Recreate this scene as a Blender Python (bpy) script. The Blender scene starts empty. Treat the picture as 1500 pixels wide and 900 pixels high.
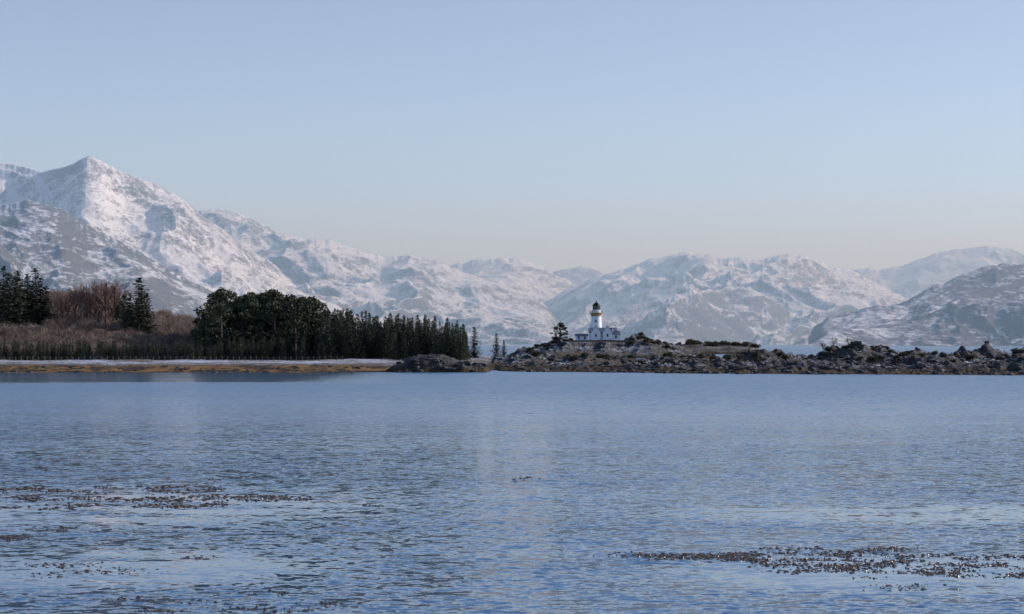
import bpy, math, random, bmesh
import numpy as np
from mathutils import Vector
random.seed(3); rng=np.random.default_rng(5)
scene=bpy.context.scene
CAMH=7.0; F=3000.0; HZ=503.0
def wx(b,d): return (b-750.0)/F*d
def wz(v,d): return CAMH+(HZ-v)/F*d

# ---------------------------------------------------------------- noise
def _h(ix,iy,s):
    n=(ix.astype(np.int64)*374761393+iy.astype(np.int64)*668265263+s*974634777)&0xffffffff
    n=((n^(n>>13))*1274126177)&0xffffffff
    n=(n^(n>>16))&0xffffffff
    return n/4294967295.0*2*np.pi
def pn(x,y,s=0):
    x=np.asarray(x,float)+np.zeros_like(np.asarray(y,float)); y=np.asarray(y,float)+np.zeros_like(x)
    ix=np.floor(x);iy=np.floor(y);fx=x-ix;fy=y-iy
    u=fx*fx*fx*(fx*(fx*6-15)+10);v=fy*fy*fy*(fy*(fy*6-15)+10)
    def g(a,b):
        t=_h(ix+a,iy+b,s); return np.cos(t)*(fx-a)+np.sin(t)*(fy-b)
    return ((g(0,0)*(1-u)+g(1,0)*u)*(1-v)+(g(0,1)*(1-u)+g(1,1)*u)*v)*1.5
def fbm(x,y,o=5,s=0,g=0.5):
    r=0;a=1;t=0
    for i in range(o):
        r=r+a*pn(x*2**i,y*2**i,s+i);t+=a;a*=g
    return r/t
def ridged(x,y,o=6,s=0,g=0.5):
    r=0;a=1;w=1;t=0
    for i in range(o):
        n=1-np.abs(pn(x*2.03**i,y*2.03**i,s+i))*1.6
        n=np.clip(n,0,1)**2
        r=r+a*n*w; w=np.clip(n*1.6,0,1);t+=a;a*=g
    return r/t
def sm(a,b,x):
    t=np.clip((x-a)/(b-a),0,1);return t*t*(3-2*t)

# ---------------------------------------------------------------- mesh helpers
def grid_mesh(name,X,Y,Z,mat,smooth=True):
    r,c=X.shape
    me=bpy.data.meshes.new(name)
    co=np.stack([X,Y,Z],-1).reshape(-1,3).astype(np.float32)
    i=np.arange(r*c).reshape(r,c)
    q=np.stack([i[:-1,:-1],i[:-1,1:],i[1:,1:],i[1:,:-1]],-1).reshape(-1,4)
    me.vertices.add(len(co));me.vertices.foreach_set("co",co.ravel())
    me.loops.add(q.size);me.loops.foreach_set("vertex_index",q.ravel().astype(np.int32))
    me.polygons.add(len(q));me.polygons.foreach_set("loop_start",np.arange(0,q.size,4,dtype=np.int32))
    me.polygons.foreach_set("use_smooth",np.full(len(q),smooth))
    me.update(calc_edges=True)
    me.materials.append(mat)
    ob=bpy.data.objects.new(name,me);scene.collection.objects.link(ob);return ob
class MB:
    def __init__(s): s.v=[];s.f=[];s.m=[]
    def add(s,vs,fs,m=0):
        o=len(s.v);s.v+= [tuple(p) for p in vs];s.f+=[tuple(i+o for i in f) for f in fs];s.m+=[m]*len(fs)
    def tube(s,a,b,ra,rb,n=5,m=0):
        ax,ay,az=a;bx,by,bz=b
        d=Vector((bx-ax,by-ay,bz-az));L=d.length
        if L<1e-6:return
        d/=L;t=Vector((0,0,1)) if abs(d.z)<.9 else Vector((1,0,0))
        u=d.cross(t).normalized();w=d.cross(u)
        vs=[]
        for p,r in(((ax,ay,az),ra),((bx,by,bz),rb)):
            for k in range(n):
                an=2*math.pi*k/n;c=r*math.cos(an);e=r*math.sin(an)
                vs.append((p[0]+u.x*c+w.x*e,p[1]+u.y*c+w.y*e,p[2]+u.z*c+w.z*e))
        s.add(vs,[(k,(k+1)%n,n+(k+1)%n,n+k) for k in range(n)],m)
    def box(s,c,sz,m=0,rot=0):
        x,y,z=[q/2 for q in sz];vs=[]
        for a in(-x,x):
            for b in(-y,y):
                for e in(-z,z):
                    vs.append((c[0]+a*math.cos(rot)-b*math.sin(rot),c[1]+a*math.sin(rot)+b*math.cos(rot),c[2]+e))
        s.add(vs,[(0,1,3,2),(4,6,7,5),(0,4,5,1),(2,3,7,6),(0,2,6,4),(1,5,7,3)],m)
    def lathe(s,prof,n=24,m=0,c=(0,0)):
        vs=[];fs=[]
        for r,z in prof:
            for k in range(n):
                a=2*math.pi*k/n;vs.append((c[0]+r*math.cos(a),c[1]+r*math.sin(a),z))
        for j in range(len(prof)-1):
            for k in range(n):
                fs.append((j*n+k,j*n+(k+1)%n,(j+1)*n+(k+1)%n,(j+1)*n+k))
        s.add(vs,fs,m)
    def mesh(s,name,mats,smooth=False):
        me=bpy.data.meshes.new(name);me.from_pydata(s.v,[],s.f)
        for m in mats: me.materials.append(m)
        me.polygons.foreach_set("material_index",s.m)
        if smooth: me.polygons.foreach_set("use_smooth",[True]*len(s.f))
        me.update();return me
    def obj(s,name,mats,parent=None,loc=(0,0,0),smooth=False):
        return place(name,s.mesh(name,mats,smooth),loc,parent=parent)
def place(name,me,loc,rot=0,sc=1,parent=None):
    ob=bpy.data.objects.new(name,me);scene.collection.objects.link(ob)
    ob.location=loc;ob.rotation_euler=(0,0,rot)
    ob.scale=sc if isinstance(sc,(tuple,list)) else (sc,sc,sc)
    if parent: ob.parent=parent
    return ob
def empty(name,loc=(0,0,0)):
    e=bpy.data.objects.new(name,None);scene.collection.objects.link(e);e.location=loc;return e

# ---------------------------------------------------------------- node helper
class NT:
    def __init__(s,mat): s.t=mat.node_tree;s.n=s.t.nodes;s.l=s.t.links
    def new(s,ty,**k):
        n=s.n.new(ty)
        for a,b in k.items(): setattr(n,a,b)
        return n
    def set(s,sock,v):
        if isinstance(v,bpy.types.NodeSocket): s.l.new(v,sock)
        elif v is not None: sock.default_value=v
    def math(s,op,a,b=None,c=None,clamp=False):
        n=s.new('ShaderNodeMath',operation=op,use_clamp=clamp)
        s.set(n.inputs[0],a)
        if b is not None:s.set(n.inputs[1],b)
        if c is not None:s.set(n.inputs[2],c)
        return n.outputs[0]
    def vmath(s,op,a,b):
        n=s.new('ShaderNodeVectorMath',operation=op);s.set(n.inputs[0],a);s.set(n.inputs[1],b);return n.outputs[0]
    def noise(s,vec,scale,detail=4,rough=0.55,out=0,dist=0):
        n=s.new('ShaderNodeTexNoise');s.l.new(vec,n.inputs['Vector'])
        n.inputs['Scale'].default_value=scale;n.inputs['Detail'].default_value=detail
        n.inputs['Roughness'].default_value=rough;n.inputs['Distortion'].default_value=dist
        return n.outputs[out]
    def mr(s,v,a,b,c=0,d=1,smooth=True):
        n=s.new('ShaderNodeMapRange');n.interpolation_type='SMOOTHSTEP' if smooth else 'LINEAR'
        s.set(n.inputs[0],v)
        for i,q in enumerate((a,b,c,d)): s.set(n.inputs[i+1],q)
        return n.outputs[0]
    def mix(s,f,a,b):
        n=s.new('ShaderNodeMix',data_type='RGBA');s.set(n.inputs[0],f)
        s.set(n.inputs[6],a if isinstance(a,bpy.types.NodeSocket) else (*a,1))
        s.set(n.inputs[7],b if isinstance(b,bpy.types.NodeSocket) else (*b,1));return n.outputs[2]
def mat_new(name):
    m=bpy.data.materials.new(name);m.use_nodes=True
    return m,NT(m),m.node_tree.nodes['Principled BSDF']
def simple(name,c,c2=None,scale=3,rough=.8,spec=.2,objrand=0,bump=0):
    m,T,P=mat_new(name)
    g=T.new('ShaderNodeNewGeometry').outputs['Position']
    n=T.noise(g,scale,4)
    c2=c2 or tuple(q*.7 for q in c)
    col=T.mix(T.mr(n,.35,.65),c,c2)
    if objrand:
        oi=T.new('ShaderNodeObjectInfo').outputs['Random']
        hs=T.new('ShaderNodeHueSaturation');T.l.new(col,hs.inputs['Color'])
        T.l.new(T.mr(oi,0,1,1-objrand,1+objrand,False),hs.inputs['Value']);col=hs.outputs[0]
    T.l.new(col,P.inputs['Base Color']);P.inputs['Roughness'].default_value=rough
    P.inputs['Specular IOR Level'].default_value=spec
    if bump:
        b=T.new('ShaderNodeBump');b.inputs['Distance'].default_value=bump;T.l.new(n,b.inputs['Height']);T.l.new(b.outputs[0],P.inputs['Normal'])
    return m

# ---------------------------------------------------------------- sun / sky
SUN_EL=24;SUN_AZ=75
sd=Vector((math.sin(math.radians(SUN_AZ))*math.cos(math.radians(SUN_EL)),math.cos(math.radians(SUN_AZ))*math.cos(math.radians(SUN_EL)),math.sin(math.radians(SUN_EL))))
L=bpy.data.lights.new('sun','SUN');L.energy=4.6;L.angle=math.radians(.5);L.color=(1,.975,.945)
lo=bpy.data.objects.new('sun',L);scene.collection.objects.link(lo);lo.rotation_euler=sd.to_track_quat('Z','Y').to_euler();lo.location=(300,300,300)
w=bpy.data.worlds.new('World');scene.world=w;w.use_nodes=True
T=NT(w);bg=T.n['Background']
sk=T.new('ShaderNodeTexSky');sk.sky_type='NISHITA';sk.sun_disc=False
sk.sun_elevation=math.radians(SUN_EL);sk.sun_rotation=math.radians(SUN_AZ)
sk.air_density=1.0;sk.dust_density=.5;sk.ozone_density=2.0;sk.altitude=0
tc=T.new('ShaderNodeTexCoord').outputs['Generated']
sz=T.new('ShaderNodeSeparateXYZ');T.l.new(tc,sz.inputs[0])
tint=T.mix(T.mr(sz.outputs[2],-.02,.17),(1.0,1.5,2.55),(1.02,1.0,1.22))
mx=T.new('ShaderNodeMix',data_type='RGBA',blend_type='MULTIPLY');mx.inputs[0].default_value=1
T.l.new(sk.outputs[0],mx.inputs[6]);T.l.new(tint,mx.inputs[7])
T.l.new(mx.outputs[2],bg.inputs[0]);bg.inputs[1].default_value=.126

# ---------------------------------------------------------------- haze (real volume of air)
hm=bpy.data.materials.new('haze_air');hm.use_nodes=True;T=NT(hm)
T.n.remove(T.n['Principled BSDF'])
vs=T.new('ShaderNodeVolumeScatter');vs.inputs['Color'].default_value=(.5,.75,1,1);vs.inputs['Density'].default_value=1.3e-4;vs.inputs['Anisotropy'].default_value=.1
T.l.new(vs.outputs[0],T.n['Material Output'].inputs['Volume'])
b=MB();b.box((0,12800,545),(24000,22600,1110))
hz=b.obj('haze',[hm])

# ---------------------------------------------------------------- mountains
def mountain_mat(name,snowline,rockamt,seed=0):
    m,T,P=mat_new(name)
    G=T.new('ShaderNodeNewGeometry');pos=G.outputs['Position']
    sx=T.new('ShaderNodeSeparateXYZ');T.l.new(pos,sx.inputs[0]);z=sx.outputs[2]
    sn=T.new('ShaderNodeSeparateXYZ');T.l.new(G.outputs['Normal'],sn.inputs[0]);nz=sn.outputs[2]
    off=T.vmath('ADD',pos,(seed*1000,0,0))
    n1=T.noise(T.vmath('MULTIPLY',off,(1,.6,1.5)),.003,6,.6,dist=.5)
    n2=T.noise(T.vmath('MULTIPLY',off,(1,.5,1.8)),.016,8,.72)
    n3=T.noise(T.vmath('MULTIPLY',off,(1,.6,1.8)),.06,5,.7)
    a=T.mr(nz,.74,.98,1,0,False)
    lowz=T.mr(z,0,snowline,1,0,False)
    f=T.math('ADD',T.math('MULTIPLY',a,.85),T.math('MULTIPLY',T.math('SUBTRACT',n1,.5),2.0))
    f=T.math('ADD',f,T.math('MULTIPLY',T.math('SUBTRACT',n2,.5),2.6))
    f=T.math('ADD',f,T.math('MULTIPLY',T.math('SUBTRACT',n3,.5),2.3))
    f=T.math('ADD',f,T.math('MULTIPLY',lowz,.4))
    f=T.math('ADD',f,rockamt)
    fac=T.mr(f,.1,.95)
    rock=T.mix(T.mr(n2,.35,.65),(.07,.068,.075),(.14,.125,.12))
    snow=T.mix(n2,(.8,.81,.84),(.62,.63,.68))
    T.l.new(T.mix(fac,snow,rock),P.inputs['Base Color'])
    P.inputs['Roughness'].default_value=.85;P.inputs['Specular IOR Level'].default_value=.1
    bp=T.new('ShaderNodeBump');bp.inputs['Distance'].default_value=12;bp.inputs['Strength'].default_value=.85
    T.l.new(T.math('ADD',n2,T.math('MULTIPLY',n3,.35)),bp.inputs['Height']);T.l.new(bp.outputs[0],P.inputs['Normal'])
    return m
def smooth1(a,n):
    k=np.hanning(n+2)[1:-1];k/=k.sum();return np.convolve(np.pad(a,n//2,'edge'),k,'valid')[:len(a)]
def mountain(name,prof,crest,foot,mat,seed,shear=0,spur=.25,freq=1/120.,rough=.2,jag=1.6,rows=190,step=1.4,lam=900,pbase=1.35):
    pb=np.array([p[0] for p in prof],float);pv=np.array([p[1] for p in prof],float)
    cb=np.array([p[0] for p in crest],float);cd=np.array([p[1] for p in crest],float)
    B=np.arange(pb[0],pb[-1]+step,step)
    V0=np.interp(B,pb,pv);Vs=smooth1(V0,33);V=smooth1(V0,5)
    V=V-jag*(fbm(B/26,B*0+seed,5,seed,.6)*3)*np.clip((HZ-V)/40,0,1)
    C=smooth1(np.interp(B,cb,cd),61)*(1+.03*fbm(B/260,B*0+.5,2,seed+3))
    H=np.maximum(wz(V,C),-5);Hs=np.maximum(wz(Vs,C),-5)
    t=np.concatenate([np.linspace(0,1,rows),1+np.linspace(0,1,24)[1:]*.35])[:,None]
    Fo=foot*(1+.03*fbm(B/220,B*0,2,seed+9))
    D=Fo+(C-Fo)*t
    X=(B-750)/F*D;Y=D
    tt=np.clip(t,0,1)
    wb=B+shear*(1-tt)+.05*F*fbm(X/1800,Y/1500,4,seed+20)
    U=wb/F*C.mean();Vv=Y
    sp=fbm(wb*freq,tt*1.6+seed,3,seed+30)
    p=np.clip(pbase-spur*2*sp,.6,2.6)
    s=tt**p
    env=sm(0,.10,tt)*(1-sm(.75,1.0,tt))
    env2=sm(0,.05,tt)*(1-sm(.94,1.0,tt))
    rn=ridged(U/(lam*1.3),Vv/(lam*2.2),6,seed+40,.48)
    rf=ridged(U/(lam*.35)+.5*fbm(X/500,Y/500,2,seed+70),Vv/(lam*.7),6,seed+60,.55)
    Z=Hs*s+(H-Hs)*sm(.9,1,tt)+env*H*rough*1.45*(rn-.4)+env2*H*rough*.27*(rf-.35)
    cap=CAMH+(Hs-CAMH)*D/C+(H-Hs)*sm(.85,1,tt)
    lim=cap-10*(1-tt)-H*.05*(1-tt)
    k=H*.012*(1-tt)+.5
    Zc=lim-k*np.log1p(np.exp(np.clip((lim-Z)/k,-40,40)))
    Z=np.where(t<=1,np.where((lim-Z)/k>30,Z,Zc),Z)
    back=np.clip((t-1)/.35,0,1)
    Z=np.where(t>1,H*(1-back)**1.2-20*back,Z)
    Z[rows-1]=H
    Z=np.where(t<=0,-6,Z)
    return grid_mesh(name,X,Y,Z,mat)
mA=mountain_mat('snowy_rock_a',330,-.27,1)
mA2=mountain_mat('snowy_rock_b',600,.17,2)
mB=mountain_mat('snowy_rock_c',350,0.03,3)
mE=mountain_mat('snowy_rock_d',350,-.06,4)
mG=mountain_mat('snowy_rock_e',500,.28,5)
mountain('snowy_mountain',[(-420,330),(-300,290),(-200,262),(-100,240),(-30,236),(0,239),(15,239),(30,244),(62,252),(100,243),(120,232),(132,228),(148,236),(180,252),(205,262),(225,268),(262,288),(300,318),(340,348),(380,375),(425,398),(480,425),(540,455),(600,482),(650,503)],
  [(-420,7400),(0,8300),(132,7700),(425,10400),(650,12000)],5600,mA,1,shear=-190,rough=.2,lam=800)
mountain('foothill',[(-420,350),(-200,310),(-60,296),(0,302),(40,293),(90,306),(140,336),(200,366),(260,402),(320,432),(380,466),(430,500),(440,504)],
  [(-420,6600),(60,6000),(440,6400)],4300,mA2,2,shear=-90,rough=.22,jag=1.6,lam=600)
mountain('snowy_hills',
  [(200,360),(250,330),(285,312),(300,307),(330,307),(350,313),(370,322),(420,345),(450,352),(480,351),(520,365),(560,378),(600,373),(640,382),(680,400),(720,412),(770,430),(800,447),(822,470),(835,503)],
  [(200,11000),(330,11200),(600,11600),(835,11000)],7600,mB,3,shear=-120,rough=.28,lam=1000)
mountain('distant_hills',[(600,420),(665,388),(700,380),(730,379),(750,378),(775,383),(800,395),(830,410),(870,440),(920,503)],[(600,14500),(920,14500)],11500,mB,4,step=1.2,lam=900)
mountain('distant_peak',[(760,420),(815,397),(850,391),(872,392),(883,401),(910,415),(960,440),(1000,503)],[(760,17500),(1000,17500)],15500,mB,5,rows=110,lam=900)
mountain('snowy_hills',[(700,503),(760,462),(800,442),(830,424),(870,408),(920,392),(950,381),(975,375),(1000,370),(1040,373),(1060,379),(1080,378),(1115,381),(1140,373),(1180,375),(1210,388),(1250,397),(1290,418),(1325,437),(1400,470),(1480,503)],
  [(700,12200),(1000,13000),(1480,12200)],8200,mE,6,shear=60,rough=.3,lam=1100,spur=.3)
mountain('distant_mountain',[(1130,430),(1200,410),(1250,396),(1275,393),(1290,395),(1330,387),(1370,371),(1410,364),(1440,361),(1480,364),(1500,374),(1560,400),(1700,430),(1850,503)],[(1130,17000),(1850,17000)],14200,mE,7,lam=1000)
mountain('headland',[(1184,503),(1188,488),(1193,478),(1212,466),(1250,456),(1280,448),(1310,446),(1330,440),(1345,430),(1380,415),(1410,402),(1440,392),(1470,386),(1500,384),(1600,360),(1750,340),(1900,330)],
  [(1184,6300),(1900,6900)],5000,mG,8,shear=50,rough=.22,lam=500,pbase=1.0)

# ---------------------------------------------------------------- near land
LB=np.array([-600,0,250,450,600,700,760,800]);LS=np.array([492,488,486,490,494,505,520,560.])
RB=np.array([690,740,780,900,1000,1200,1500,2100.]);RS=np.array([540,505,498,488,472,462,447,440.])
PB=np.array([690,730,780,830,880,950,1000,1050,1090,1130,1160,1200,1230,1260,1300,1350,1400,1430,1470,1500,1700,2100.])
PV=np.array([529,525,523,523,525,526,524,524,519,516,517,515,512,506,510,515,512,509,513,513,505,505.])
IB=np.array([740,765,785,800,830,860,915,925,945,960,980,1010,1050.])
IV=np.array([526,515,508,503,500,500,500,494,495,502,508,515,527.])
SB=np.array([950,965,990,1015,1040,1065,1090,1110,1125.]);SV=np.array([517,507,505,502,507,503,505,510,518.])
def land(x,y):
    x=np.asarray(x,float);y=np.asarray(y,float)
    b=x/y*F+750
    n=fbm(x/30,y/40,5,100); rg=ridged(x/22,y/40,5,110,.55); n8=fbm(x/7,y/9,4,120)
    rs=ridged(x/6,y/9,4,150,.55)
    S=np.interp(b,LB,LS)+14*fbm(x/30,y*0,4,130)
    e=y-S
    z=np.interp(e,[-60,-10,0,25,72,132,200],[-4,-.6,0,.55,1.35,2.45,3.6])
    slope=np.interp(b,[-600,120,230,330,480,560],[.14,.11,.075,.035,.004,-.01])
    z=z+np.clip(y-640,0,220)*slope
    z=z+.35*n*sm(0,60,e)+.55*n8*sm(-5,15,e)*(1-.5*sm(50,90,e))
    fade=1-sm(700,800,b);fy=1-sm(900,1050,y)
    zl=z*fade*fy-2.5*(1-fade*fy)
    S2=np.interp(b,RB,RS)+9*fbm(x/28,y*0+3,4,140)
    e2=y-S2
    Dp=560.;P=wz(np.interp(b,PB,PV),Dp)
    prof=np.interp(e2,[-40,-6,0,12,40,85,130,190,260],[-3,-.6,0,.14,.42,.95,.8,.2,-.5])
    zr=P*prof*(.68+.85*(rg-.3)) +.5*n8*sm(0,20,e2)*1.5+1.2*n*sm(5,50,e2)+1.2*(rg-.35)*sm(3,20,e2)+1.1*(rs-.35)*sm(0,12,e2)
    zr=np.where(e2<0,-np.abs(e2)*.07+.3*n8,zr)
    zr=np.where(b<690,-3,zr-4*(1-sm(690,740,b)))
    zr=np.where(e2>225,-1.5,zr)
    bi=x/1000*F+750
    zi=wz(np.interp(bi,IB,IV),1000)
    bell=np.interp(np.abs(y-1005),[0,22,50,66],[1,.95,.25,-.3])
    flat=np.clip(sm(38,60,np.abs(bi-872))+sm(17,30,np.abs(y-1003)),.12,1)
    rough=((rg-.4)*3.4+n8*1.4+(rs-.35)*1.6)*flat
    zi=zi*bell+rough*np.clip(bell*1.2,0,1)
    zi=np.where((bi<742)|(bi>1050)|(np.abs(y-1005)>66),-3,zi)
    zf=.5*sm(560,640,b)*(1-sm(800,900,b))*sm(560,600,y)*(1-sm(860,920,y))+.6*n-.1
    zf=np.where((b>560)&(b<930)&(y>560)&(y<960),zf*1.2,-3)
    bs=x/1350*F+750
    zs=wz(np.interp(bs,SB,SV),1350)*np.interp(np.abs(y-1350),[0,15,45],[1,.8,-.3])+(rg-.4)*1.5
    zs=np.where((bs<950)|(bs>1125)|(np.abs(y-1350)>45),-3,zs)
    def hump(cx,cy,rx,ry,h):
        q=((x-cx)/rx)**2+((y-cy)/ry)**2
        return h*(np.sqrt(np.clip(1-q,0,1)))-2*(q>1)
    zk=np.maximum.reduce([hump(-20,502,8.5,9,4.3),hump(-13.5,500,8,7,2.6),hump(-25,500,6,6,2.2),hump(-9.5,500,4.5,5,2.3)])
    zk=zk+.9*n8+ .9*(rg-.4)+1.0*(rs-.35)
    return np.maximum.reduce([zl,zr,zi,zf,zs,np.where(zk>.2,zk,-3)])
m,T,P=mat_new('shore_ground')
G=T.new('ShaderNodeNewGeometry');pos=G.outputs['Position']
sx=T.new('ShaderNodeSeparateXYZ');T.l.new(pos,sx.inputs[0]);z=sx.outputs[2]
sn=T.new('ShaderNodeSeparateXYZ');T.l.new(G.outputs['Normal'],sn.inputs[0]);nz=sn.outputs[2]
n1=T.noise(pos,.06,6,.6);n2=T.noise(pos,.5,5,.65);n3=T.noise(pos,2.2,4,.6)
n4=T.noise(T.vmath('MULTIPLY',pos,(1,.35,1)),.13,5,.7)
rock=T.mix(T.mr(n2,.35,.65),(.03,.027,.026),(.07,.062,.056))
grass=T.mix(T.mr(n1,.4,.6),(.10,.07,.038),(.05,.04,.028))
# bare dark rock, no turf, on the whaleback by the shore
onrock=T.math('MULTIPLY',T.mr(sx.outputs[0],-31,-28),T.mr(sx.outputs[1],512,520,1,0))
grass=T.mix(onrock,grass,(.035,.03,.027))
weed=T.mix(T.mr(n2,.38,.62),(.27,.14,.04),(.16,.085,.03))
weed=T.mix(T.mr(n4,.46,.56),weed,(.05,.032,.018))
lowdark=(.018,.014,.01)
steep=T.mr(T.math('ADD',nz,T.math('MULTIPLY',T.math('SUBTRACT',n3,.5),.25)),.88,1.0,1,0)
base=T.mix(steep,grass,rock)
zz=T.math('ADD',z,T.math('MULTIPLY',T.math('SUBTRACT',n2,.5),1.6))
thin=T.math('MAXIMUM',T.mr(sx.outputs[0],-25,15,0,.075),T.mr(sx.outputs[1],522,540,.12,0))
thin=T.math('MINIMUM',thin,T.mr(sx.outputs[0],0,5,.12,.075))
sn_=T.math('SUBTRACT',T.math('ADD',T.math('MULTIPLY',n1,.45),T.math('MULTIPLY',n3,.65)),thin)
snowf=T.math('MULTIPLY',T.mr(sn_,.50,.60),T.mr(nz,.82,.95))
snowf=T.math('MULTIPLY',snowf,T.mr(zz,1.0,1.7))
base=T.mix(snowf,base,(.52,.52,.56))
weed2=T.mix(T.mr(sx.outputs[0],-34,-26),weed,T.mix(n2,(.03,.022,.014),(.08,.05,.02)))
base=T.mix(T.mr(zz,.85,1.3,1,0),base,weed2)
base=T.mix(T.mr(zz,-.2,.2,1,0),base,lowdark)
T.l.new(base,P.inputs['Base Color']);P.inputs['Roughness'].default_value=.85;P.inputs['Specular IOR Level'].default_value=.15
bp=T.new('ShaderNodeBump');bp.inputs['Distance'].default_value=.6;T.l.new(T.math('ADD',n2,T.math('MULTIPLY',n3,.4)),bp.inputs['Height']);T.l.new(bp.outputs[0],P.inputs['Normal'])
ground=m
Bc=np.arange(-420,1950,1.6)
Yr=np.concatenate([np.arange(430,620,.9),np.arange(620,930,2.5),np.arange(930,1075,1.2),np.arange(1075,1300,8),np.arange(1300,1400,1.5),[1420]])
D,Bg=np.meshgrid(Yr,Bc,indexing='ij')
Xg=(Bg-750)/F*D
LZ=land(Xg,D)
grid_mesh('shore_terrain',Xg,D,LZ,ground)
def gz(x,y):
    bb=x/y*F+750;fi=min(max((bb-Bc[0])/1.6,0),len(Bc)-2);i=int(fi)
    j=int(min(max(np.searchsorted(Yr,y)-1,0),len(Yr)-2));tj=(y-Yr[j])/(Yr[j+1]-Yr[j]);ti=fi-i
    return float((LZ[j,i]*(1-ti)+LZ[j,i+1]*ti)*(1-tj)+(LZ[j+1,i]*(1-ti)+LZ[j+1,i+1]*ti)*tj)

# ---------------------------------------------------------------- water
m,T,P=mat_new('sea_water')
pos=T.new('ShaderNodeNewGeometry').outputs['Position']
sx=T.new('ShaderNodeSeparateXYZ');T.l.new(pos,sx.inputs[0]);X,Y=sx.outputs[0],sx.outputs[1]
def slopes(sc,k,st=(1,1,1),det=3):
    c=T.noise(T.vmath('MULTIPLY',pos,st),sc,det,.6,out=1)
    v=T.vmath('SUBTRACT',c,(.5,.5,.5));return T.vmath('MULTIPLY',v,(k,k,0))
a=T.vmath('ADD',slopes(2.6,.72,(.65,1,1),1),slopes(.9,.38,(.6,1,1),2))
a=T.vmath('ADD',a,slopes(6.5,.32,(.8,1,1),1))
a=T.vmath('ADD',a,slopes(.16,.12,(.4,1,1)))
def blob(cx,cy,rx,ry):
    dx=T.math('DIVIDE',T.math('SUBTRACT',X,cx),rx);dy=T.math('DIVIDE',T.math('SUBTRACT',Y,cy),ry)
    q=T.math('ADD',T.math('MULTIPLY',dx,dx),T.math('MULTIPLY',dy,dy));return T.mr(q,.2,1.3,1,0)
wob=T.noise(T.vmath('MULTIPLY',pos,(.35,1,1)),.06,5,.65)
wob2=T.noise(T.vmath('MULTIPLY',pos,(.3,1,1)),.35,4,.6)
calm=T.math('MAXIMUM',blob(-18,88,14,13),blob(13,62,10,6))
calm=T.math('MAXIMUM',calm,T.math('MULTIPLY',blob(18,84,14,6),.9))
calm=T.math('MAXIMUM',calm,blob(-13,64,9,7))
calm=T.math('MULTIPLY',calm,T.mr(T.math('ADD',wob,T.math('MULTIPLY',T.math('SUBTRACT',wob2,.5),.9)),.28,.48))
calm=T.math('MULTIPLY',calm,.9)
yy=T.math('ADD',Y,T.math('MULTIPLY',T.math('SUBTRACT',wob,.5),60))
lee=T.math('MULTIPLY',T.mr(yy,352,372),T.mr(X,-45,-15,1,0))
lee=T.math('MULTIPLY',lee,T.mr(Y,900,1000,1,0))
calm=T.math('MAXIMUM',calm,T.math('MULTIPLY',lee,.9))
big=T.mr(wob,.35,.65,.72,1.2)
amp=T.math('MULTIPLY',T.math('SUBTRACT',1,T.math('MULTIPLY',calm,.93)),big)
comb=T.new('ShaderNodeCombineXYZ');T.l.new(amp,comb.inputs[0]);T.l.new(amp,comb.inputs[1])
nn=T.vmath('ADD',T.vmath('MULTIPLY',a,comb.outputs[0]),(0,0,1))
nv=T.new('ShaderNodeVectorMath',operation='NORMALIZE');T.l.new(nn,nv.inputs[0])
T.l.new(nv.outputs[0],P.inputs['Normal'])
rgh=T.math('MULTIPLY',T.mr(Y,90,330,.07,.26),T.math('SUBTRACT',1,T.math('MULTIPLY',calm,.7)))
T.l.new(rgh,P.inputs['Roughness'])
P.inputs['Base Color'].default_value=(.06,.13,.215,1);P.inputs['IOR'].default_value=1.33
b=MB();b.add([(-30000,-2000,0),(30000,-2000,0),(30000,30000,0),(-30000,30000,0)],[(0,1,2,3)]);b.obj('sea_water',[m])

# ---------------------------------------------------------------- vegetation
bark=simple('bark',(.08,.06,.048),(.13,.10,.085))
spruce=simple('spruce_needles',(.03,.042,.024),(.07,.075,.042),1.2,objrand=.35)
pine=simple('pine_needles',(.035,.045,.024),(.075,.075,.038),.9,objrand=.3)
twig=simple('winter_twigs',(.26,.185,.14),(.16,.12,.095),.35,objrand=.35)
redtw=simple('red_twigs',(.22,.12,.09),(.15,.095,.075),.5,objrand=.2)
gorse=simple('shrub_leaves',(.035,.036,.02),(.08,.06,.035),.8,objrand=.3)
R=random
def leaf(b,p,s,m,flat=.5):
    a=Vector((R.gauss(0,1),R.gauss(0,1),R.gauss(0,flat)));a.normalize()
    c=Vector((R.gauss(0,1),R.gauss(0,1),R.gauss(0,flat)));c-=a*a.dot(c);c.normalize()
    p=Vector(p)
    b.add([p-a*s-c*s*.4,p+a*s*.9-c*s*.5,p+a*s*.3+c*s*.8,p-a*s*.6+c*s*.5],[(0,1,2,3)],m)
def conifer(seed,h=11,r=2.3,bare=.06):
    R.seed(seed);b=MB();b.tube((0,0,-.5),(0,0,h*.97),.17,.02,6,0)
    z=h*bare
    while z<h*.985:
        f=1-(z/h);L=r*(f**.8)*R.uniform(.7,1.2)+.14
        n=int(5+5*f)
        a0=R.random()*6
        for k in range(n):
            a=a0+6.283*k/n+R.uniform(-.3,.3);l=L*R.uniform(.65,1.2)
            dr=-.22+.5*(1-f)
            e=(math.cos(a)*l,math.sin(a)*l,z+dr*l)
            b.tube((0,0,z),e,.03,.008,3,0)
            q=max(2,int(l/.3))
            for j in range(q):
                t=(j+.8)/q;w=.34*(1.15-t*.6)
                leaf(b,(e[0]*t+R.uniform(-.15,.15),e[1]*t+R.uniform(-.15,.15),z+dr*l*t+R.uniform(-.16,.04)),w*R.uniform(.6,1.1),1,.35)
        z+=h*.026+R.uniform(0,.1)
    for j in range(4): leaf(b,(0,0,h*(.95+.012*j)),.12,1,2)
    return b.mesh('conifer',[bark,spruce])
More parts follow.
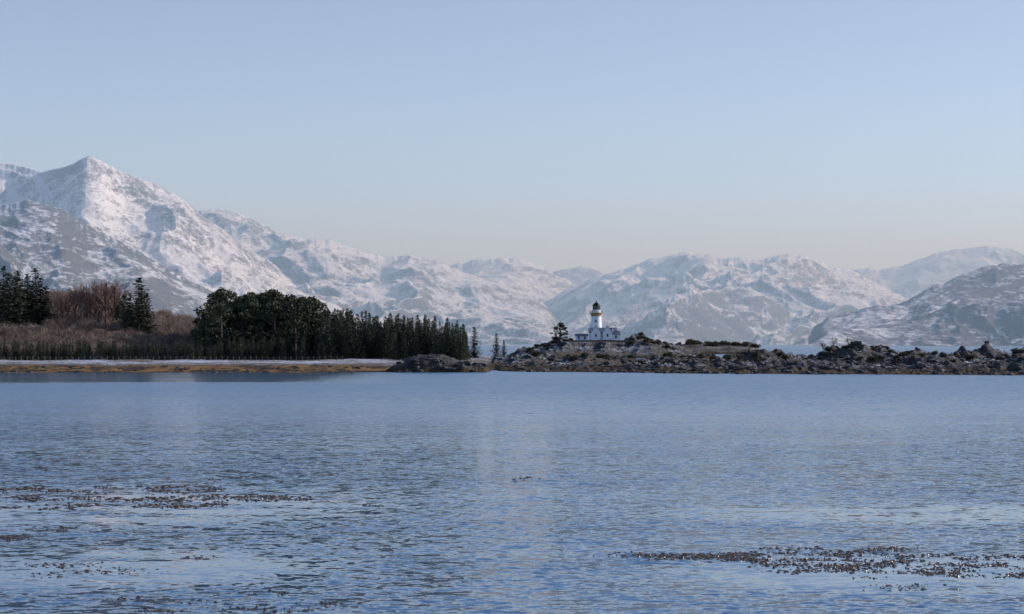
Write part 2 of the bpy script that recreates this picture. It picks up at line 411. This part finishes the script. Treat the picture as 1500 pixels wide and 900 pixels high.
def broadpine(seed,h=11,r=4,base=.2,n=34):
    R.seed(seed);b=MB();b.tube((0,0,-.5),(R.uniform(-.4,.4),0,h*.9),.28,.06,6,0)
    for i in range(n):
        zf=R.uniform(base,1);rr=r*(math.sin(math.pi*min(1,(zf-base)/(1-base)*.8+.2))**.6)
        a=R.uniform(0,6.283);q=R.uniform(.35,1)*rr
        c=Vector((math.cos(a)*q,math.sin(a)*q,h*zf*.93))
        b.tube((0,0,max(.5,c[2]-q*.5-.5)),c,.07,.02,4,0)
        cr=R.uniform(.7,1.25)
        for j in range(60):
            d=Vector((R.gauss(0,1),R.gauss(0,1),R.gauss(0,.7)));d.normalize();d*=cr*R.uniform(.4,1.05);d[2]*=.7
            leaf(b,c+d,R.uniform(.13,.3),1,.8)
    return b.mesh('pine',[bark,pine])
def bare(seed,h=9,mat=twig,lev=4,spread=.55):
    R.seed(seed);b=MB()
    def rec(p,d,l,r,n):
        e=p+d*l
        b.tube(p,e,r,r*.6,4 if n>2 else 3,0 if n>2 else 1)
        if n==0:return
        for k in range(4 if n<4 else 6):
            v=d+Vector((R.gauss(0,spread),R.gauss(0,spread),R.gauss(.12,spread*.6)));v.normalize()
            s=p+d*l*(R.uniform(.35,1))
            rec(s,v,l*R.uniform(.5,.75),r*.55,n-1)
    rec(Vector((0,0,-.3)),Vector((0,0,1.)),h*.42,.16,lev)
    return b.mesh('bare_tree',[bark,mat])
def scrub(seed,h=3,r=1.8,n=200,mat=twig):
    R.seed(seed);b=MB()
    for i in range(n):
        a=R.uniform(0,6.283);q=r*math.sqrt(R.random());z0=R.uniform(0,.3)*h
        x,y=math.cos(a)*q,math.sin(a)*q;hh=h*(1-.35*(q/r)**2)*R.uniform(.55,1.05)
        tx,ty=x*1.15+R.gauss(0,.35),y*1.15+R.gauss(0,.35);w=R.uniform(.025,.06);c=R.uniform(0,3.14)
        dx,dy=math.cos(c)*w,math.sin(c)*w
        b.add([(x*.6-dx,y*.6-dy,z0),(x*.6+dx,y*.6+dy,z0),(tx,ty,hh)],[(0,1,2)])
        for k in range(3):
            t=R.uniform(.4,.9);px,py,pz=x*.6+(tx-x*.6)*t,y*.6+(ty-y*.6)*t,z0+(hh-z0)*t
            b.add([(px,py,pz),(px+dx,py+dy,pz+.05),(px+R.gauss(0,.35),py+R.gauss(0,.35),pz+R.uniform(.2,.7))],[(0,1,2)])
    return b.mesh('scrub',[mat])
def shrub(seed,h=1.6,r=1.6):
    R.seed(seed);b=MB()
    for i in range(10):
        a=R.uniform(0,6.28);q=r*R.random()*.8;c=Vector((math.cos(a)*q,math.sin(a)*q,h*R.uniform(.2,.65)))
        b.tube((0,0,-.3),c,.05,.02,3)
        for j in range(45):
            d=Vector((R.gauss(0,1),R.gauss(0,1),R.gauss(0,1)));d.normalize();d*=R.uniform(.3,.75)*h*.5
            leaf(b,c+d,R.uniform(.08,.2),0,1)
    return b.mesh('shrub',[gorse])
con=[conifer(10+i,11,R.uniform(2.0,2.7)) for i in range(6)]
pin=[broadpine(30+i,11,4.2) for i in range(4)]
bar=[bare(50+i,9) for i in range(4)];red=[bare(60+i,9,redtw,4,.35) for i in range(3)]
scr=[scrub(70+i) for i in range(5)];shr=[shrub(80+i) for i in range(5)]
R.seed(99)
def scat(parent,name,meshes,b,d,s,dz=0,w=1):
    x=wx(b,d);return place(name,R.choice(meshes),(x,d,gz(x,d)-.15+dz),R.uniform(0,6.28),(s*w*R.uniform(.9,1.1),s*w*R.uniform(.9,1.1),s),parent)
cw=empty('conifer_plantation')
def rowtop(b): return np.interp(b,[470,480,520,560,600,640,665,684],[446,450,455,460,461,463,468,478])
for i in range(210):
    b_=R.uniform(472,684);d=R.uniform(612,665)
    if i<50: b_=474+i*4.2+R.uniform(-1.5,1.5);d=R.uniform(603,616)
    x=wx(b_,d);g=gz(x,d);h=(wz(rowtop(b_),d)-g)*R.uniform(.68,1.05)*(1 if i>=50 else .9)
    scat(cw,'spruce',con,b_,d,max(.35,h/11))
for i in range(420):
    b_=R.uniform(-260,480);d=R.uniform(600,618)
    scat(cw,'young_spruce',con,b_,d,R.uniform(.3,.55)*(1+.25*(b_>330)),w=1.25)
pw=empty('pine_wood')
def ptop(b): return np.interp(b,[295,310,325,340,350,375,400,420,440,455,470,485],[462,430,418,422,436,422,420,424,430,430,440,462])
for i in range(95):
    b_=R.uniform(300,482);d=R.uniform(625,690)
    x=wx(b_,d);g=gz(x,d);h=(wz(ptop(b_),d)-g)*R.uniform(.55,1.03)
    scat(pw,'pine',pin,b_,d,max(.5,h/11))
lt=[(-60,395),(-25,392),(-8,396),(5,388),(14,398),(22,402),(32,408),(40,400),(52,391),(60,404),(68,418),(168,418),(-90,400),(-130,398),(10,410),(30,415),(47,415),(0,412),(-20,405),(-40,402),(26,395),(182,430),(175,436)]
for (b_,top) in lt:
    d=R.uniform(700,740);x=wx(b_,d);g=gz(x,d);h=wz(top,d)-g
    k=1.45;place('conifer_tree',R.choice(con),(x,d,g-.2),R.uniform(0,6),(h/11*k,h/11*k,h/11))
for (b_,top,k) in [(203,405,1.7),(190,428,1.6),(215,428,1.5),(208,420,1.6)]:
    d=R.uniform(690,700);x=wx(b_,d);g=gz(x,d);h=wz(top,d)-g
    place('conifer_tree',R.choice(con),(x,d,g-.2),R.uniform(0,6),(h/11*k,h/11*k,h/11))
for (b_,top) in [(128,385),(140,394),(155,386),(172,392),(120,400),(148,398),(100,412),(85,410),(133,390),(161,390),(166,388),(92,416),(110,408),(145,386)]:
    d=R.uniform(705,735);x=wx(b_,d);g=gz(x,d);h=wz(top,d)-g
    place('bare_larch_tree',R.choice(red),(x,d,g-.2),R.uniform(0,6),(h/9.5,h/9.5,h/9.2))
sw=empty('winter_scrub')
def stop(b): return np.interp(b,[-300,0,60,90,120,180,240,270,300,480],[425,430,420,405,422,432,436,438,450,495])
for i in range(1800):
    b_=R.uniform(-280,330);d=R.uniform(622,830)
    x=wx(b_,d);g=gz(x,d)
    s=R.uniform(.9,1.8)
    if wz(stop(b_),d)-g<2.2*s: continue
    scat(sw,'scrub',scr,b_,d,s)
for i in range(210):
    b_=R.uniform(-280,330);d=R.uniform(630,830)
    x=wx(b_,d);g=gz(x,d);mx=wz(stop(b_)-R.uniform(-14,6),d)-g
    if mx<3: continue
    scat(sw,'birch',bar+red[:1],b_,d,min(mx,8)/10,w=1.2)
for (b_,d,top,w_) in [(695,640,478,1.4),(727,640,487,1.4),(738,655,497,1.2)]:
    x=wx(b_,d);g=gz(x,d);h=wz(top,d)-g;place('spruce_tree',R.choice(con),(x,d,g-.2),R.uniform(0,6),(h/11*w_,h/11*w_,h/11))
def lone(name,me,b_,d,top,H,w_=1):
    x=wx(b_,d);g=gz(x,d);h=wz(top,d)-g;place(name,me,(x,d,g-.2),R.uniform(0,6),(h/H*w_,h/H*w_,h/H))
lone('pine_tree',broadpine(35,11,4.6,.02,60),821,1003,471,11,1.05)
lone('bare_tree',bar[0],1098,560,497,8.5);lone('bare_tree',bar[1],1243,560,487,8.5);lone('bare_tree',bar[2],1220,565,490,8.5,1.3);lone('bare_tree',bar[3],1206,570,494,8.5,1)
sh=empty('shrubs')
for i in range(520):
    b_=R.uniform(1060,1700) if R.random()<.8 else R.uniform(760,1060)
    d=R.uniform(505,600);x=wx(b_,d);g=gz(x,d)
    if g<2.2: continue
    scat(sh,'shrub',shr,b_,d,R.uniform(.5,1.15))
for i in range(70):
    b_=R.choice([R.uniform(772,838),R.uniform(922,985)]);scat(sh,'shrub',shr,b_,R.uniform(975,1010),R.uniform(.6,1.4))
for i in range(60):
    b_=R.uniform(965,1110);scat(sh,'shrub',shr,b_,R.uniform(1340,1355),R.uniform(1,2))

# ---------------------------------------------------------------- lighthouse and keepers' houses
white=simple('white_paint',(.84,.84,.83),(.76,.76,.75),.6,.6);ochre=simple('ochre_paint',(.42,.27,.13),(.36,.23,.11),1)
black=simple('black_paint',(.02,.02,.022),rough=.4);slate=simple('slate_roof',(.13,.14,.17),(.2,.21,.24),2,.6);glass=simple('window_glass',(.03,.035,.045),rough=.1,spec=.5)
stone=simple('stone_wall',(.2,.16,.13),(.1,.085,.07),1.5,bump=.1)
lx,ly=wx(873.5,1003),1003;base=8.7
lh=empty('lighthouse',(lx,ly,base));lh.scale=(1.05,1.05,1.02)
b=MB();b.lathe([(3.1,-2.5),(3.1,.9),(2.85,1.0),(2.62,5),(2.4,9),(2.3,11.2)],28);b.obj('tower',[white],lh,smooth=True)
b=MB();b.lathe([(2.3,11.2),(2.36,11.3),(2.45,12.1),(2.65,12.4),(3.1,12.7),(3.1,12.95),(2.1,12.95)],28);b.obj('gallery',[ochre],lh)
b=MB()
for k in range(20):
    a=k*6.283/20;b.tube((3*math.cos(a),3*math.sin(a),12.9),(3*math.cos(a),3*math.sin(a),13.9),.04,.04,4)
    a2=(k+1)*6.283/20
    for zz_ in(13.4,13.9): b.tube((3*math.cos(a),3*math.sin(a),zz_),(3*math.cos(a2),3*math.sin(a2),zz_),.035,.035,4)
b.obj('railing',[black],lh)
b=MB();b.lathe([(2.1,12.95),(2.1,14.2),(1.75,14.3)],24);b.obj('lantern_base',[white],lh)
b=MB();b.lathe([(1.6,14.2),(1.6,16.2)],16);b.obj('lantern_glass',[glass],lh)
b=MB()
for k in range(12):
    a=k*6.283/12;b.tube((1.65*math.cos(a),1.65*math.sin(a),14.2),(1.65*math.cos(a),1.65*math.sin(a),16.2),.06,.06,4)
b.lathe([(1.95,16.15),(1.9,16.35),(1.5,17.1),(.8,17.7),(.3,17.95),(.3,18.3),(.12,18.7),(0.02,19.1)],20);b.obj('lantern_dome',[black],lh)
b=MB();b.box((-.3,-2.45,9),(.7,.25,1.2));b.obj('windows',[glass],lh)
def house(name,x,y,z,wd,dp,wh,rf,gable_front=True,wins=1,chim=True,parent=None,door=False):
    e=empty(name,(x,y,z))
    if parent: e.parent=parent;e.location=(x,y,z)
    b=MB();b.box((0,0,wh/2-.5),(wd,dp,wh+1))
    if gable_front:
        b.add([(-wd/2,-dp/2,wh),(wd/2,-dp/2,wh),(0,-dp/2,wh+rf),(-wd/2,dp/2,wh),(wd/2,dp/2,wh),(0,dp/2,wh+rf)],[(0,1,2),(5,4,3)])
    else:
        b.add([(-wd/2,-dp/2,wh),(-wd/2,dp/2,wh),(-wd/2,0,wh+rf),(wd/2,-dp/2,wh),(wd/2,dp/2,wh),(wd/2,0,wh+rf)],[(0,1,2),(5,4,3)])
    b.obj('walls',[white],e)
    b=MB();o=.2;t=.14
    half=wd/2 if gable_front else dp/2
    for s in(-1,1):
        k=rf/half
        p=[(s*(half+o),wh-o*k+.02),(0,wh+rf+.02),(0,wh+rf+t*1.4),(s*(half+o),wh-o*k+t*1.2)]
        if gable_front: vs=[(q[0],-dp/2-.2,q[1]) for q in p]+[(q[0],dp/2+.2,q[1]) for q in p]
        else: vs=[(-wd/2-.2,q[0],q[1]) for q in p]+[(wd/2+.2,q[0],q[1]) for q in p]
        b.add(vs,[(0,1,2,3),(7,6,5,4),(3,2,6,7),(0,4,5,1),(0,3,7,4)])
    b.obj('roof',[slate],e)
    b=MB()
    for i in range(wins):
        cx=(i-(wins-1)/2)*wd/max(wins,1)
        b.box((cx,-dp/2-.03,wh*.52),(.9,.12,1.35))
    b.obj('windows',[glass],e)
    if chim:
        b=MB();
        for s in((-1,1) if not gable_front else (0,)):
            b.box((s*(wd/2-.5),dp*.2 if gable_front else 0,wh+rf+.5),(.7,.9,1.7));
        b.obj('chimney',[white],e)
    return e
kh=house('keepers_house',wx(883,1000),999,base+.3,13.5,6,3.2,2.2,False,3)
house('keepers_house_gable',-3.6,-3.9,0,4.4,2.2,3.5,3.0,True,1,False,kh)
house('keepers_house_gable_wing',2.0,-3.9,0,4.4,2.2,3.5,3.0,True,1,False,kh)
house('store_cottage',wx(902,996),996,base+.1,4,3.4,2.4,1.6,False,1)
house('store_cottage',wx(852,1000),1000,base,6,3,1.8,.9,False,2,False)
b=MB()
for i in range(24):
    x0=wx(834,989)+i*1.15;b.box((x0,989,gz(x0,989)+.25),(1.16,.6,1.1+.2*R.random()))
b.obj('stone_wall',[stone])
b=MB();px=None
for i in range(75):
    b_=-120+i*8.4;d=592;x=wx(b_,d);g=gz(x,d)
    b.box((x,d,g+.55),(.14,.14,1.5))
    if px is not None:
        for hh in(.4,.8,1.15): b.tube((px[0],d,px[1]+hh),(x,d,g+hh),.012,.012,3)
    px=(x,g)
b.obj('post_and_wire_fence',[simple('fence_wood',(.2,.18,.15))])
rockm=simple('wet_rock',(.03,.026,.025),(.08,.07,.062),1.2,.7,.3,bump=.2)
b=MB()
bm=bmesh.new();bmesh.ops.create_icosphere(bm,subdivisions=2,radius=1);iv=[v.co[:] for v in bm.verts];ifc=[[v.index for v in f.verts] for f in bm.faces];bm.free()
iv=np.array(iv)
for i in range(1400):
    b_=R.uniform(750,1700);S2=np.interp(b_,RB,RS);d=S2+R.uniform(-3,95)
    s=R.uniform(.25,1.0)
    if i>1120: b_=R.uniform(585,712);d=R.uniform(492,500)
    if i>1170: b_=R.uniform(-200,600);d=R.uniform(488,530);s=R.uniform(.15,.6)
    x=wx(b_,d);g=gz(x,d)
    if g<-.3:continue
    n=pn(iv[:,0]*1.3+i,iv[:,1]*1.3+iv[:,2]*.7,i%50)
    v=iv*(1+.7*n)[:,None]*np.array([s*R.uniform(.9,1.9),s,s*R.uniform(.4,.75)])+np.array([x,d,g])
    b.add(v,ifc)
b.obj('shore_rocks',[rockm])

# ---------------------------------------------------------------- floating seaweed
wm=simple('seaweed_fronds',(.14,.08,.034),(.055,.034,.02),8,.4,.5)
def wy(v): return CAMH*F/(v-HZ)
def weedpatch(b,x0,x1,v0,v1,n,clump=6,sz=.075,thr=0.0,seed=0):
    k=0
    while k<n:
        u=R.uniform(x0,x1);v=R.uniform(v0,v1)
        if pn(np.array([u/70.]),np.array([v/7.]),seed)[0]<thr: k+=.2;continue
        k+=1
        d=wy(v);x=wx(u,d)
        for j in range(R.randint(3,clump+5)):
            cx=x+R.gauss(0,.35);cy=d+R.gauss(0,.25);s=sz*R.uniform(.2,.95);m=R.randint(4,6);el=R.uniform(1,2.6)
            ring=[(cx+s*el*R.uniform(.5,1.2)*math.cos(6.283*q/m),cy+s*R.uniform(.5,1.3)*math.sin(6.283*q/m),-.005+R.uniform(0,.012)) for q in range(m)]
            b.add(ring+[(cx+R.gauss(0,s*.6),cy,s*R.uniform(.2,1.1))],[(q,(q+1)%m,m) for q in range(m)])
b=MB()
weedpatch(b,-120,320,712,746,300,6,.088,.08,1)
weedpatch(b,330,455,726,734,45,5,.08,-.1,2);weedpatch(b,-50,75,786,794,30,5,.065,0,3)
weedpatch(b,-60,228,826,846,50,6,.055,.08,4);weedpatch(b,150,190,876,880,6,5,.05,-1,5);weedpatch(b,255,300,880,885,5,5,.05,-1,6)
weedpatch(b,350,525,884,897,22,5,.05,.05,7);weedpatch(b,100,320,893,900,8,5,.05,0,8);weedpatch(b,350,410,866,872,4,4,.05,-1,9)
weedpatch(b,40,110,772,778,10,5,.06,-.1,10);weedpatch(b,280,310,815,818,3,4,.05,-1,11);weedpatch(b,300,370,700,706,8,4,.07,-1,12)
weedpatch(b,760,780,699,703,3,3,.07,-1,13);weedpatch(b,530,550,739,742,3,3,.07,-1,14)
weedpatch(b,930,1110,806,822,130,7,.06,.0,15);weedpatch(b,1110,1330,802,838,200,7,.06,.06,16);weedpatch(b,1250,1640,812,846,260,7,.06,.06,17)
weedpatch(b,1290,1350,856,864,10,5,.05,-1,18);weedpatch(b,850,950,810,816,6,4,.05,0,19)
b.obj('floating_seaweed',[wm])

# ---------------------------------------------------------------- camera
cam=bpy.data.cameras.new('camera');cam.lens=72;cam.sensor_width=36;cam.shift_y=53/1500;cam.clip_end=60000;cam.clip_start=.5
co=bpy.data.objects.new('camera',cam);scene.collection.objects.link(co);co.location=(0,0,CAMH);co.rotation_euler=(math.pi/2,0,0)
scene.camera=co
scene.view_settings.view_transform='Standard';scene.view_settings.look='None';scene.view_settings.exposure=0
